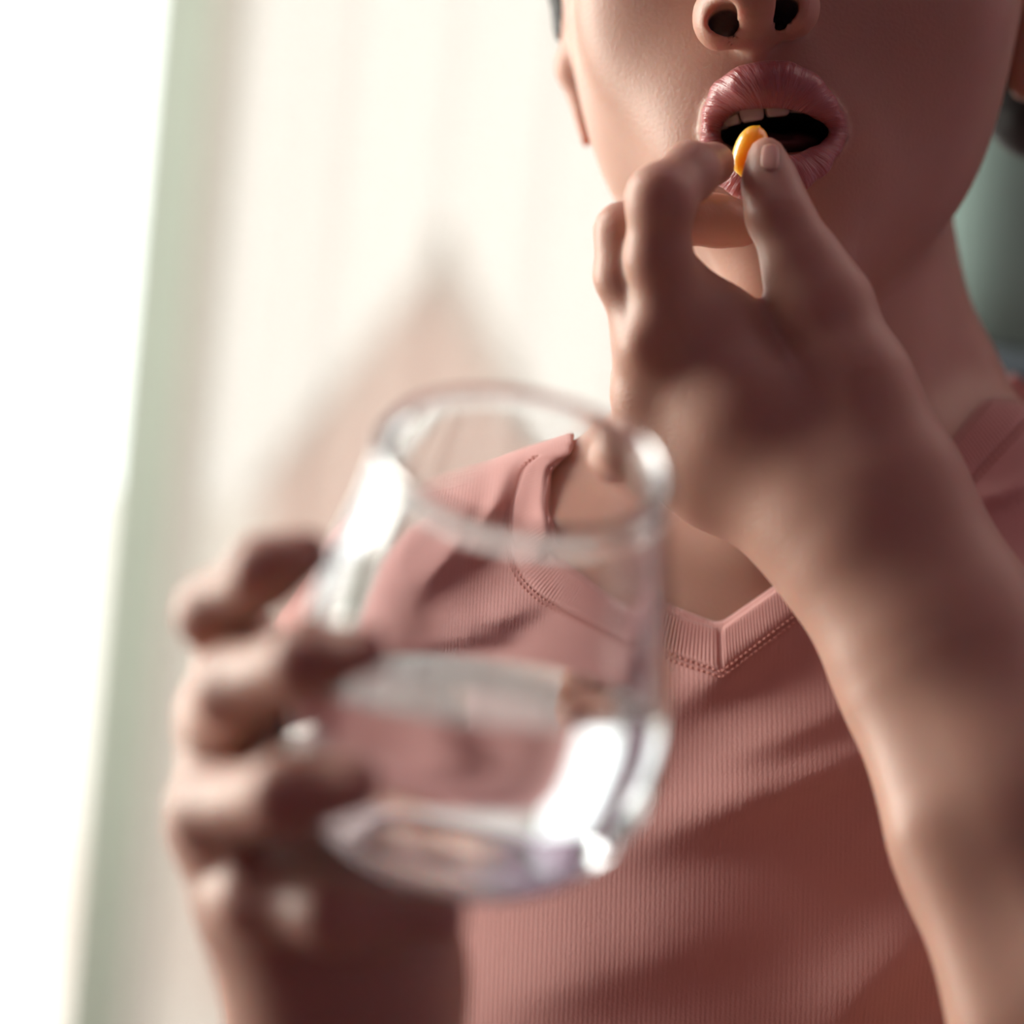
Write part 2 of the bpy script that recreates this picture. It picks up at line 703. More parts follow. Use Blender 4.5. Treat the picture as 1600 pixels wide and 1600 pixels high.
# --- hand at the mouth
def hand_up(x):
    sq = (np.array([0, 0, 1.0]), .80)
    palm = chain(x, [(1062, 492, .650, 50), (1180, 620, .646, 66), (1350, 775, .642, 86)], .010)
    palm = smin(palm, chain(x, [(1022, 545, .654, 52), (1150, 660, .650, 66), (1330, 800, .645, 84)], .010), .014)
    palm = smin(palm, chain(x, [(1020, 622, .660, 50), (1140, 715, .656, 62), (1310, 820, .648, 78)], .010), .014)
    palm = smin(palm, chain(x, [(1022, 702, .664, 50), (1110, 755, .662, 54), (1285, 845, .652, 62)], .010), .014)
    palm = smin(palm, chain(x, [(1056, 445, .650, 52), (1128, 512, .652, 56), (1200, 575, .655, 62)], .008), .006)   # web
    palm = smin(palm, chain(x, [(1258, 430, .652, 48), (1290, 480, .648, 60), (1335, 600, .643, 80), (1378, 735, .640, 94)], .010), .006)
    palm = smin(palm, ball(x, 1240, 650, .668, 150, 1, 1, .5), .015)
    # knuckles
    for k in ((1046, 482, .641, 34), (1010, 536, .645, 34), (1008, 606, .656, 24), (1002, 692, .662, 22)):
        palm = smin(palm, ball(x, *k), .009)
    fingers = [
        # index, bent over the capsule
        chain(x, [(1050, 500, .650, 54), (1028, 400, .638, 48), (1032, 310, .632, 50), (1078, 268, .644, 42), (1114, 256, .6615, 35)], .005),
        # middle finger
        chain(x, [(1020, 540, .656, 50), (974, 430, .650, 42), (974, 362, .650, 41), (1065, 340, .668, 39), (1120, 345, .674, 37), (1160, 356, .6745, 30)], .005),
        # ring
        chain(x, [(1015, 612, .662, 48), (1002, 590, .690, 42), (1060, 560, .712, 40), (1130, 560, .708, 36)], .005),
        # little finger
        chain(x, [(1010, 700, .664, 46), (986, 716, .685, 43), (1040, 700, .708, 38), (1110, 690, .706, 33)], .005),
        # thumb
        chain(x, [(1290, 480, .648, 58), (1250, 400, .650, 51), (1217, 335, .652, 46), (1203, 285, .655, 37), (1198, 243, .6575, 29)], .006),
    ]
    out = palm
    for f in fingers:
        c = smin(palm, f, .0075)
        out = c if out is None else (out if c is None else np.minimum(out, c))
    fore = chain(x, [(1356, 806, .642, 118), (1412, 905, .637, 124), (1486, 1045, .628, 146), (1610, 1300, .610, 185), (1740, 1620, .590, 215), (1850, 1980, .575, 235)], .02, sq)
    out = smin(out, fore, .022)
    # tendon and wrist bone
    out = smin(out, chain(x, [(1400, 1110, .622, 22), (1455, 1300, .6020, 29), (1560, 1600, .5815, 31)], .004), .014)
    out = smin(out, ball(x, 1345, 860, .634, 36), .014)
    up = chain(x, [(1850, 1980, .575, 235), (1960, 1700, .68, 230), (1900, 1080, .825, 214)], .02)
    return smin(out, up, .02)


# --- hand around the glass
def hand_glass(x):
    palm = chain(x, [(375, 1010, .520, 52), (400, 1200, .520, 80), (520, 1480, .505, 110)], .012)
    palm = smin(palm, chain(x, [(350, 1120, .518, 58), (410, 1290, .510, 90), (560, 1500, .500, 110)], .012), .012)
    palm = smin(palm, chain(x, [(345, 1290, .510, 60), (440, 1400, .500, 90), (560, 1520, .495, 115)], .012), .012)
    palm = smin(palm, chain(x, [(400, 1400, .500, 58), (500, 1470, .492, 80), (556, 1550, .495, 108)], .012), .012)
    fingers = [
        chain(x, [(375, 1010, .520, 52), (338, 958, .478, 55), (415, 893, .462, 50), (478, 866, .4585, 40)], .006),
        chain(x, [(355, 1120, .515, 58), (372, 1075, .466, 62), (480, 1030, .440, 53), (568, 1016, .4325, 43)], .006),
        chain(x, [(345, 1290, .510, 60), (338, 1265, .468, 66), (450, 1240, .436, 58), (552, 1228, .4305, 47)], .006),
        chain(x, [(400, 1400, .500, 58), (405, 1400, .470, 60), (525, 1428, .455, 52), (690, 1434, .459, 42)], .006),
        chain(x, [(470, 1420, .520, 80), (470, 1290, .538, 62), (540, 1150, .545, 56), (600, 1060, .544, 46)], .008),
    ]
    out = palm
    for f in fingers:
        c = smin(palm, f, .009)
        out = c if out is None else (out if c is None else np.minimum(out, c))
    fore = chain(x, [(552, 1500, .498, 124), (534, 1660, .505, 132), (560, 1900, .54, 170), (540, 2300, .64, 190), (520, 2500, .72, 190)], .02)
    out = smin(out, fore, .02)
    up = chain(x, [(520, 2500, .72, 190), (545, 1900, .79, 190), (560, 1450, .82, 190), (620, 1130, .825, 200)], .02)
    return smin(out, up, .015)


def body(x):
    d = smin(torso_core(x), neck(x), .016)
    # collar bones and the throat
    d = smin(d, cap(x, V(1190, 890, .742), V(900, 850, .765), .006, .006), .016)
    d = smin(d, cap(x, V(1275, 880, .742), V(1560, 800, .765), .006, .006), .016)
    d = smin(d, cap(x, V(1245, 470, .772), V(1200, 860, .752), .012, .008), .025)
    d = smin(d, head(x), .012)
    for a in (hand_up(x), hand_glass(x)):
        d = a if d is None else (d if a is None else np.minimum(d, a))
    return d


person = empty('person', tuple(W(1220, 2900, .82)))
tag(person, 'person in a pink v-neck shirt putting a yellow capsule between parted lips', 'person')

pos, quads = surface_net(body, V(150, 2750, .60) * np.array([1, 1, 0]) + np.array([-.03, 0, -.96]), np.array([.34, .37, -.40]), .00125)
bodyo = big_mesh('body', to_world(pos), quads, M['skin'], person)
# vertex marks: lips in their own colour, painted shade inside mouth and nostrils
x = Ctx(pos)
near = np.linalg.norm(pos - V(1210, 205, .69), axis=1) < .05
lip = np.zeros(len(pos))
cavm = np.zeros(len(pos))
xs = Ctx(pos[near])
dl = np.minimum(lip_upper(xs), lip_lower(xs))
lip[near] = np.clip(1.0 - (dl - .0004) / .0012, 0, 1)
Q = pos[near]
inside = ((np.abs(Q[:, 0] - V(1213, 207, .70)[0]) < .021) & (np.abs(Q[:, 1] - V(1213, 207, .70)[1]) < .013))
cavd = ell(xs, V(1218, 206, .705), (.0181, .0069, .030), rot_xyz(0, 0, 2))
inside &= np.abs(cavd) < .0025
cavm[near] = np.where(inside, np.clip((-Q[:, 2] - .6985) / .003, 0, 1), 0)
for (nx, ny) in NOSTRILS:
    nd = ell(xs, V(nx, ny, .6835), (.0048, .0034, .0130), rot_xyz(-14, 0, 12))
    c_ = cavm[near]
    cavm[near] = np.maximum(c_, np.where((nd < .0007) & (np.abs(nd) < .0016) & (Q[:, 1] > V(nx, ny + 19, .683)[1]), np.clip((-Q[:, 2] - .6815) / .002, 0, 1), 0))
me = bodyo.data
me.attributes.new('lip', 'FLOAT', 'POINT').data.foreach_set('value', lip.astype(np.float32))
me.attributes.new('cavity_shade', 'FLOAT', 'POINT').data.foreach_set('value', cavm.astype(np.float32))
rel = pos - V(1210, 205, .69)
ang = np.arctan2(rel[:, 1] * 1.7, rel[:, 0])
luv = np.stack([ang * 14, np.linalg.norm(rel[:, :2], axis=1) * 120, np.zeros(len(pos))], -1)
me.attributes.new('lip_uv', 'FLOAT_VECTOR', 'POINT').data.foreach_set('vector', luv.astype(np.float32).ravel())


# --- teeth
def tooth(px, py, d, wpx, hpx, rz, ry):
    bm = bmesh.new()
    bmesh.ops.create_cube(bm, size=1)
    bmesh.ops.subdivide_edges(bm, edges=bm.edges[:], cuts=3, use_grid_fill=True)
    for v in bm.verts:
        c = v.co
        s = 1.0 - 0.16 * (0.5 + c.y)            # narrower at the root
        r = max(abs(c.x), abs(c.z))
        c.x *= s * (1 - 0.12 * (2 * c.y) ** 2 * (c.y < 0))
        c.z *= 1 - 0.5 * max(0, -c.y)
        c.z -= 0.10 * (2 * c.x) ** 2
    mw = wpx * d / FPX
    mh = hpx * d / FPX
    m = Matrix.Diagonal((mw, mh, .0040, 1))
    m = Matrix.Rotation(R(rz), 4, 'Z') @ Matrix.Rotation(R(ry), 4, 'Y') @ m
    bmesh.ops.transform(bm, matrix=m, verts=bm.verts)
    p = V(px, py, d)
    for v in bm.verts:
        v.co = Vector(to_world(np.array(v.co) + p))
    o = obj_bm('tooth', bm, M['tooth'], person, True)
    md = o.modifiers.new('round', 'SUBSURF')
    md.levels = md.render_levels = 1
    return o


for t in ((1122, 179, .7065, 24, 50, 14, -38), (1140, 172, .7025, 30, 50, 12, -24), (1172, 161, .6990, 41, 58, 9, -8), (1213, 154, .6985, 41, 56, 6, 6),
          (1247, 151, .7015, 30, 50, 0, 22), (1271, 154, .7060, 26, 50, -4, 38)):
    tooth(*t)

# --- tongue
bm = bmesh.new()
bmesh.ops.create_uvsphere(bm, u_segments=24, v_segments=14, radius=1)
for v in bm.verts:
    q = np.array(v.co) * np.array([.0135, .0050, .016])
    q[1] -= .0012 * math.exp(-(q[0] / .003) ** 2) * (q[1] > 0)
    v.co = Vector(to_world(q + V(1218, 232, .722)))
obj_bm('tongue', bm, M['tongue'], person, True)


# --- nails
def nail(px, py, wpx, lpx, ang, fn, d0=.40, name='fingernail'):
    nu, nv = 11, 13
    ca, sa = math.cos(R(ang)), math.sin(R(ang))
    gx, gy = [], []
    for j in range(nv):
        for i in range(nu):
            a = -1 + 2 * i / (nu - 1)
            b_ = -1 + 2 * j / (nv - 1)
            # rounded-square outline
            e = 1 - 0.14 * (b_ ** 4) - 0.05 * (a ** 2) * 0
            ax_, by = a * wpx * .5 * e, b_ * lpx * .5 * (1 - 0.22 * a * a)
            gx.append(px + ax_ * ca - by * sa)
            gy.append(py + ax_ * sa + by * ca)
    P = project(np.array(gx), np.array(gy), fn, d0)
    n = grad(fn, P)
    k = np.array([[(1 - (abs(-1 + 2 * i / (nu - 1))) ** 6) * (1 - 0.8 * (abs(-1 + 2 * j / (nv - 1))) ** 8) for i in range(nu)] for j in range(nv)]).ravel()
    P = P + n * (.00005 + .0003 * k)[:, None]
    f = [(j * nu + i, j * nu + i + 1, (j + 1) * nu + i + 1, (j + 1) * nu + i) for j in range(nv - 1) for i in range(nu - 1)]
    o = from_np(name, to_world(P), [q[::-1] for q in f], M['nail'], person)
    md = o.modifiers.new('thick', 'SOLIDIFY')
    md.thickness = .0004
    return o


nail(1204, 246, 30, 42, 6, hand_up, .55, 'thumbnail')
nail(478, 868, 34, 40, 74, hand_glass)
nail(570, 1014, 44, 48, 80, hand_glass)
nail(552, 1228, 50, 52, 84, hand_glass)
nail(694, 1434, 40, 44, 92, hand_glass)

# --- eyes (above the picture's edge, the face goes on)
for (ex, ey) in EYES:
    bm = bmesh.new()
    bmesh.ops.create_uvsphere(bm, u_segments=20, v_segments=12, radius=.0118)
    e = obj_bm('eye', bm, M['eye'], None, True)
    e.location = W(ex, ey, .7130)
    bpy.context.view_layer.update()
    e.parent = person
    e.matrix_parent_inverse = person.matrix_world.inverted()
    bm = bmesh.new()
    bmesh.ops.create_uvsphere(bm, u_segments=16, v_segments=10, radius=.0056)
    ir = obj_bm('iris', bm, M['iris'], None, True)
    ir.location = e.location + (Vector(to_world(V(ex, ey, .60))) - e.location).normalized() * .0070
    bpy.context.view_layer.update()
    ir.parent = e
    ir.matrix_parent_inverse = e.matrix_world.inverted()


for (ex, ey) in EYES:
    t = np.linspace(-1, 1, 9)
    bx = ex + 95 * t
    by = ey - 88 + 24 * t * t
    P = project(bx, by, head, .60, .80)
    vs, fs = [], []
    for i in range(9):
        r = .0026 * (1 - abs(t[i]) ** 3 * .8)
        for k in range(8):
            an = k / 8 * 2 * math.pi
            vs.append(P[i] + np.array([0, r * 1.2 * math.cos(an), r * .6 * math.sin(an)]))
    for i in range(8):
        for k in range(8):
            fs.append((i * 8 + k, i * 8 + (k + 1) % 8, (i + 1) * 8 + (k + 1) % 8, (i + 1) * 8 + k))
    fs += [tuple(range(8))[::-1], tuple(range(64, 72))]
    from_np('eyebrow', to_world(np.array(vs)), fs, M['hair'], person)


# --- hair
def hair_fn(x):
    d = ell(x, V(1265, -452, .806), (.0865, .106, .1005))
    d = smin(d, chain(x, [(925, -260, .83, 80), (893, -60, .81, 40), (889, 45, .808, 28)], .01), .015)
    d = smin(d, chain(x, [(1600, -260, .84, 110), (1630, 0, .85, 90), (1625, 150, .86, 72), (1618, 190, .86, 60)], .01), .02)
    d = smin(d, ell(x, V(1290, -60, .885), (.070, .075, .040)), .03)
    d = smin(d, chain(x, [(925, -260, .83, 80), (1060, -420, .88, 120)], .01), .015)
    d = smin(d, chain(x, [(1610, -240, .84, 110), (1480, -420, .88, 120)], .01), .015)
    # hairline: keep the face free
    if d is not None:
        d = ssub(d, ell(x, V(1232, -120, .735), (.0665, .086, .075)), .006)
    return d


pos, quads = surface_net(hair_fn, np.array([-.02, .10, -.98]), np.array([.29, .41, -.66]), .0025)
hair = big_mesh('hair', to_world(pos), quads, M['hair'], person)
tag(hair, 'short dark hair')
# loose strands along the hair's edge
cu = bpy.data.curves.new('hair_strand', 'CURVE')
cu.dimensions = '3D'
cu.bevel_depth = .00018
cu.bevel_resolution = 1
for k in range(160):
    left = k < 70
    if left:
        p0 = np.array([random.uniform(866, 905), random.uniform(-200, 0), random.uniform(.815, .835)])
        p1 = p0 + np.array([random.uniform(-10, 12), random.uniform(50, 100), 0])
    else:
        p0 = np.array([random.uniform(1570, 1660), random.uniform(-80, 120), random.uniform(.82, .88)])
        p1 = p0 + np.array([random.uniform(-30, 10), random.uniform(60, 110), 0])
    s = cu.splines.new('POLY')
    s.points.add(6)
    bend = random.uniform(-8, 8)
    for i in range(7):
        t = i / 6
        q = p0 + (p1 - p0) * t
        s.points[i].co = (*to_world(V(q[0] + bend * math.sin(t * 3), q[1], q[2])), 1)
        s.points[i].radius = 1 - .7 * t
ho = bpy.data.objects.new('hair_strand', cu)
cu.materials.append(M['hair'])
C.objects.link(ho)
ho.parent = person
ho.matrix_parent_inverse = person.matrix_world.inverted()
ho['kind'] = 'stuff'

# ------------------------------------------------------------------ the shirt
HOLE = np.array([(1125, 983), (1043, 952), (960, 905), (880, 852), (856, 800), (856, 755), (880, 725), (905, 700), (930, 560), (1300, 480), (1590, 520), (1640, 560),
                 (1566, 602), (1520, 655), (1475, 715), (1400, 790), (1320, 850), (1245, 900)], float)


def poly_sd(px, py, poly):
    d = np.full(px.shape, 1e9)
    ins = np.zeros(px.shape, bool)
    n = len(poly)
    for i in range(n):
        a, b_ = poly[i], poly[(i + 1) % n]
        e = b_ - a
        wx, wy = px - a[0], py - a[1]
        t = np.clip((wx * e[0] + wy * e[1]) / (e @ e), 0, 1)
        d = np.minimum(d, np.hypot(wx - e[0] * t, wy - e[1] * t))
        cond = (a[1] > py) != (b_[1] > py)
        xi = (b_[0] - a[0]) * (py - a[1]) / (b_[1] - a[1] + 1e-12) + a[0]
        ins ^= cond & (px < xi)
    return np.where(ins, -d, d)


# folds: (x0, y0, x1, y1, width px, height mm)
FOLDS = [
    (1420, 1060, 1120, 1180, 30, 2.6),
    (1470, 1130, 1000, 1310, 34, 4.5),
    (1290, 925, 1040, 1110, 26, 2.6),
    (1040, 1110, 760, 1180, 34, 2.2),
    (1500, 1400, 1260, 1640, 40, 4.0),
    (1180, 1440, 760, 1560, 60, 2.5),
    (860, 940, 640, 990, 26, 3.0),
    (880, 742, 850, 860, 15, 3.2),
    (800, 740, 690, 880, 16, 2.8),
    (740, 760, 600, 930, 22, 2.5),
    (1640, 735, 1490, 792, 14, 2.6),
    (1680, 880, 1500, 960, 26, 2.0),
]


def shirt_full(x):
    d = torso_core(x)
    # fabric hangs over the sleeve and chest
    d = smin(d, chain(x, [(620, 1130, .825, 205), (565, 1270, .82, 205), (545, 1420, .815, 208)], .02), .02)
    d = smin(d, chain(x, [(1900, 1080, .825, 214), (1960, 1420, .76, 230)], .02), .02)
    if d is None:
        return None
    d = d - .0035
    dep = -x.P[:, 2]
    px = x.P[:, 0] / dep * FPX + 800
    py = -x.P[:, 1] / dep * FPX + 800
    front = np.clip((.84 - dep) / .04, 0, 1)
    for (x0, y0, x1, y1, wd, hh) in FOLDS:
        ex, ey = x1 - x0, y1 - y0
        ll = math.hypot(ex, ey)
        t = ((px - x0) * ex + (py - y0) * ey) / ll ** 2
        s = ((px - x0) * -ey + (py - y0) * ex) / ll
        s = s + 10 * np.sin(t * 3.0)
        # steep on the upper side, long below
        wdd = np.where(s < 0, wd * .75, wd * 1.5) * (1 + .5 * np.clip(t, 0, 1))
        en = np.clip(1.15 - np.abs(t - .5) * 1.7, 0, 1)
        en = en * en * (3 - 2 * en)
        d = d - hh * .0016 * np.exp(-(s / wdd) ** 2) * en * front
    return d


def shirt_fn(x):
    d = shirt_full(x)
    if d is None:
        return None
    dep = -x.P[:, 2]
    px = x.P[:, 0] / dep * FPX + 800
    py = -x.P[:, 1] / dep * FPX + 800
    hole = poly_sd(px, py, HOLE) * dep / FPX + .0015
    hole = np.maximum(hole, dep - .87)
    d = ssub(d, hole, .001)
    # sleeve hem
    hem = (V(560, 1400, .82) - x.P) @ np.array([.10, 1.0, 0.05])
    armside = V(700, 1400, .82)[0] - x.P[:, 0]
    cut = np.minimum(hem, armside)
    d = ssub(d, -cut, .001)
    return d


pos, quads = surface_net(shirt_fn, np.array([-.17, -.36, -.98]), np.array([.32, .10, -.66]), .0017)
shirt = big_mesh('shirt', to_world(pos), quads, M['knit'], person)
tag(shirt, 'salmon pink ribbed knit v-neck shirt')


def smooth_line(pts, n):
    """Catmull-Rom through the points, resampled evenly"""
    P = np.array(pts, float)
    P = np.vstack([2 * P[0] - P[1], P, 2 * P[-1] - P[-2]])
    out = []
    for i in range(1, len(P) - 2):
        for t in np.linspace(0, 1, 40, endpoint=False):
            a, b_, c, d = P[i - 1], P[i], P[i + 1], P[i + 2]
            out.append(0.5 * ((2 * b_) + (c - a) * t + (2 * a - 5 * b_ + 4 * c - d) * t * t + (3 * b_ - a - 3 * c + d) * t ** 3))
    out.append(P[-2])
    out = np.array(out)
    s = np.concatenate([[0], np.cumsum(np.linalg.norm(np.diff(out, axis=0), axis=1))])
    q = np.linspace(0, s[-1], n)
    return np.stack([np.interp(q, s, out[:, k]) for k in range(2)], -1), s[-1]


BAND_R_IN = [(1125, 983), (1245, 899), (1320, 848), (1400, 787), (1475, 713), (1525, 652), (1568, 600), (1584, 584)]
BAND_R_OUT = [(1128, 1050), (1275, 938), (1350, 886), (1430, 824), (1500, 765), (1560, 700), (1610, 650), (1632, 630)]
BAND_L_IN = [(1125, 983), (1043, 955), (960, 905), (880, 852), (858, 800), (856, 757), (872, 735), (896, 716)]
BAND_L_OUT = [(1128, 1050), (1038, 1018), (955, 975), (853, 918), (806, 860), (800, 800), (812, 757), (845, 722)]


def neckband(inn, out):
    a, la = smooth_line(inn, 2)
    ribs = int(la / 5.6)
    n = ribs * 6
    a, _ = smooth_line(inn, n)
    b_, _ = smooth_line(out, n)
    nv = 9
    P = []
    for j in range(nv):
        t = j / (nv - 1)
        P.append(a * (1 - t) + b_ * t)
    P = np.array(P)                         # nv, n, 2
    flat = P.reshape(-1, 2)
    S = project(flat[:, 0], flat[:, 1], shirt_full, .60, .90)
    g = grad(shirt_full, S)
    tt = np.repeat(np.linspace(0, 1, nv), n)
    uu = np.tile(np.arange(n), nv)
    prof = .0007 * (1 - np.abs(2 * tt - 1) ** 6) + .0002
    rib = .00014 * np.cos(uu / 6 * 2 * math.pi)
    # mitre seam at the point of the v
    seam = -.0008 * np.exp(-(uu / 5.0) ** 2)
    S = S + g * (prof + rib * (1 - np.abs(2 * tt - 1) ** 8) + seam)[:, None]
    f = []
    for j in range(nv - 1):
        for i in range(n - 1):
            f.append((j * n + i, j * n + i + 1, (j + 1) * n + i + 1, (j + 1) * n + i))
    return S, f


for inn, out, flip in ((BAND_R_IN, BAND_R_OUT, True), (BAND_L_IN, BAND_L_OUT, False)):
    S, f = neckband(inn, out)
    if flip:
        f = [q[::-1] for q in f]
    o = from_np('neckband', to_world(S), f, M['band'], shirt)
    md = o.modifiers.new('thick', 'SOLIDIFY')
    md.thickness = .0012
    md.offset = -1
    # stitches along the lower edge of the band
    ln, ll = smooth_line(out, 2)
    ns = int(ll / 9)
    vs, fs = [], []
    for row, off in ((0, 1), (1, 9)):
        pts, _ = smooth_line(out, ns * 2 + 1)
        inn2, _ = smooth_line(inn, ns * 2 + 1)
        dirv = pts - inn2
        dirv /= np.linalg.norm(dirv, axis=1, keepdims=True)
        pts = pts + dirv * off
        for i in range(ns):
            pa, pb = pts[2 * i], pts[2 * i + 1] * .55 + pts[min(2 * i + 2, 2 * ns)] * .45
            ab = project(np.array([pa[0], pb[0]]), np.array([pa[1], pb[1]]), shirt_full, .60, .90)
            g = grad(shirt_full, ab)
            ax_ = ab[1] - ab[0]
            ln_ = np.linalg.norm(ax_)
            ax_ = ax_ / ln_
            sd = np.cross(ax_, g[0])
            b0 = len(vs)
            for (t, r) in ((-.02, .0), (.15, .00030), (.5, .00040), (.85, .00030), (1.02, .0)):
                c = ab[0] + ax_ * ln_ * t + g[0] * (.0003 if row else .0005)
                for k in range(5):
                    an = k / 5 * 2 * math.pi
                    vs.append(c + sd * r * math.cos(an) + g[0] * r * math.sin(an))
            for s_ in range(4):
                for k in range(5):
                    fs.append((b0 + s_ * 5 + k, b0 + s_ * 5 + (k + 1) % 5, b0 + (s_ + 1) * 5 + (k + 1) % 5, b0 + (s_ + 1) * 5 + k))
    o = from_np('stitching', to_world(np.array(vs)), fs, M['thread'], shirt)
    o['kind'] = 'stuff'

# ------------------------------------------------------------------ the capsule
bm = bmesh.new()
bmesh.ops.create_uvsphere(bm, u_segments=32, v_segments=20, radius=1)
pc = V(1172, 236, .6675)
rm = np.array(Matrix.Rotation(R(-20), 3, 'Z'))
for v in bm.verts:
    c = np.array(v.co)
    c = c[[0, 2, 1]]
    seam = .00022 * math.exp(-(c[0] / .035) ** 2)
    rr = np.array([.0046, .0072, .0044])
    c = np.sign(c) * np.abs(c) ** .92 * rr
    rad = math.hypot(c[0], c[2]) + 1e-9
    c = rm @ (c * (1 + seam / .004))
    v.co = Vector(to_world(c + pc))
caps = obj_bm('softgel_capsule', bm, M['softgel'], None, True)
tag(caps, 'yellow oval softgel capsule pinched between index finger and thumb at the lips', 'capsule')

# ------------------------------------------------------------------ the glass and its water
GB = V(706, 1308, .500)
GT = V(818, 735, .456)
axis = (GT - GB)
GH = np.linalg.norm(axis)
axis /= GH
OUTER = [(0, 0), (.012, 0), (.0175, .0006), (.0240, .0030), (.0300, .0076), (.0350, .0140), (.0381, .0215), (.0392, .0280), (.0382, .0380), (.0362, .0500), (.0335, .0640), (.0300, .0770), (.0279, GH)]
INNER = [(.0257, GH), (.0279, .0770), (.0312, .0640), (.0338, .0500), (.0357, .0380), (.0366, .0280), (.0350, .0205), (.0315, .0148), (.0268, .0114), (.0205, .0092), (.012, .0078), (0, .0076)]
e1 = np.cross(axis, np.array([0, 0, 1.0]))
e1 /= np.linalg.norm(e1)
e2 = np.cross(axis, e1)


def resample(prof, n):
    P, _ = smooth_line(prof, n)
    P[:, 0] = np.maximum(P[:, 0], 0)
    return P


def lathe(prof, seg=128):
    """closed surface of revolution about the glass's axis; first and last point lie on the axis"""
    bm = bmesh.new()
    rings = []
    for (r, z) in prof:
        if r < 1e-6:
            rings.append([bm.verts.new(to_world(GB + axis * z))])
        else:
            rings.append([bm.verts.new(to_world(GB + axis * z + r * (e1 * math.cos(2 * math.pi * k / seg) + e2 * math.sin(2 * math.pi * k / seg)))) for k in range(seg)])
    for a, b_ in zip(rings[:-1], rings[1:]):
        if len(a) == 1:
            for k in range(seg):
                bm.faces.new((a[0], b_[(k + 1) % seg], b_[k]))
        elif len(b_) == 1:
            for k in range(seg):
                bm.faces.new((a[k], a[(k + 1) % seg], b_[0]))
        else:
            for k in range(seg):
                bm.faces.new((a[k], a[(k + 1) % seg], b_[(k + 1) % seg], b_[k]))
    bmesh.ops.recalc_face_normals(bm, faces=bm.faces)
    return bm


po = resample(OUTER, 70)
pi_ = resample(INNER, 60)
po[0, 0] = 0
pi_[-1, 0] = 0
rim = np.array([(.0283, GH + .0005), (.0284, GH + .0015), (.0280, GH + .0024), (.0271, GH + .0029), (.0262, GH + .0025), (.0257, GH + .0016), (.0256, GH + .0006)])
glass = obj_bm('drinking_glass', lathe(np.vstack([po, rim, pi_])), M['glass'], None, True)
tag(glass, 'clear rounded drinking glass held up by the person in the foreground', 'glass')

wp = pi_[::-1].copy()
wp[:, 0] += .00015 * (wp[:, 0] > 1e-5)
wp[0, 1] -= .0001
bmw = lathe(np.vstack([wp, [(0, GH)]]))
plane_co = W(748, 1078, .482)
geom = bmw.verts[:] + bmw.edges[:] + bmw.faces[:]
res = bmesh.ops.bisect_plane(bmw, geom=geom, plane_co=plane_co, plane_no=(0, 0, 1), clear_outer=True)
edges = [e for e in res['geom_cut'] if isinstance(e, bmesh.types.BMEdge)]
fill = bmesh.ops.edgenet_fill(bmw, edges=edges)
ff = fill['faces']
if len(ff) == 1:
    bmesh.ops.poke(bmw, faces=ff)
bmesh.ops.recalc_face_normals(bmw, faces=bmw.faces)
water = obj_bm('drinking_water', bmw, M['water'], None, True)
try:
    water.data.set_sharp_from_angle(angle=R(35))
except Exception as e:
    print(e)
tag(water, 'clear water filling the lower half of the drinking glass', 'water', kind='thing')

# ------------------------------------------------------------------ the room
X0, X1, Y0, Y1, Z0, Z1 = -1.05, 1.9, -1.6, 2.45, 0.0, 2.6


def wall_with_hole(name, axis_, at, a0, a1, ha0, ha1, hz0, hz1, th, side):
    """wall in the plane axis_=at spanning a0..a1, with a window opening"""
    bm = bmesh.new()

    def slab(b0, b1, z0, z1):
        if b1 - b0 < 1e-4 or z1 - z0 < 1e-4:
            return
        if axis_ == 'y':
            add_box(bm, ((b0 + b1) / 2, at + side * th / 2, (z0 + z1) / 2), (b1 - b0, th, z1 - z0))
        else:
            add_box(bm, (at + side * th / 2, (b0 + b1) / 2, (z0 + z1) / 2), (th, b1 - b0, z1 - z0))
    slab(a0, ha0, Z0, Z1)
    slab(ha1, a1, Z0, Z1)
    slab(ha0, ha1, Z0, hz0)
    slab(ha0, ha1, hz1, Z1)
    o = obj_bm(name, bm, M['wall'])
    o['kind'] = 'structure'
    return o


def plain_wall(name, c, s, m):
    bm = bmesh.new()
    add_box(bm, c, s)
    o = obj_bm(name, bm, m)
    o['kind'] = 'structure'
    return o


T = .14
WX0, WX1, WZ0, WZ1 = -.98, .56, .30, 2.35
wall_with_hole('wall_back', 'y', Y1, X0 - T, X1 + T, WX0, WX1, WZ0, WZ1, T, 1)
wall_with_hole('wall_left', 'x', X0, Y0, Y1, .75, 2.05, .70, 2.35, T, -1)
plain_wall('wall_right', (X1 + T / 2, (Y0 + Y1) / 2, Z1 / 2), (T, Y1 - Y0, Z1), M['wall'])
plain_wall('wall_front', ((X0 + X1) / 2, Y0 - T / 2, Z1 / 2), (X1 - X0 + 2 * T, T, Z1), M['wall'])
plain_wall('floor', ((X0 + X1) / 2, (Y0 + Y1) / 2, -.05), (X1 - X0 + 2 * T, Y1 - Y0 + 2 * T, .1), M['floor'])
plain_wall('ceiling', ((X0 + X1) / 2, (Y0 + Y1) / 2, Z1 + .05), (X1 - X0 + 2 * T, Y1 - Y0 + 2 * T, .1), M['ceiling'])

# the mullion seen in the picture: find where it stands on the back wall
def at_y(px, py, yy):
    p = np.array([(px - 800) / FPX, -(py - 800) / FPX, -1.0])
    w = MR @ p
    return MT + w * ((yy - MT[1]) / w[1])


yf = Y1 + .05
mx0 = (at_y(262, 0, yf)[0] + at_y(100, 1600, yf)[0]) / 2
mx1 = mx0 + .085
win = empty('window_1', ((WX0 + WX1) / 2, yf, WZ0))
win['kind'] = 'structure'


def win_part(name, c, s, m, parent, bevel=.003):
    bm = bmesh.new()
    add_box(bm, c, s, bevel=bevel)
    return obj_bm(name, bm, m, parent)


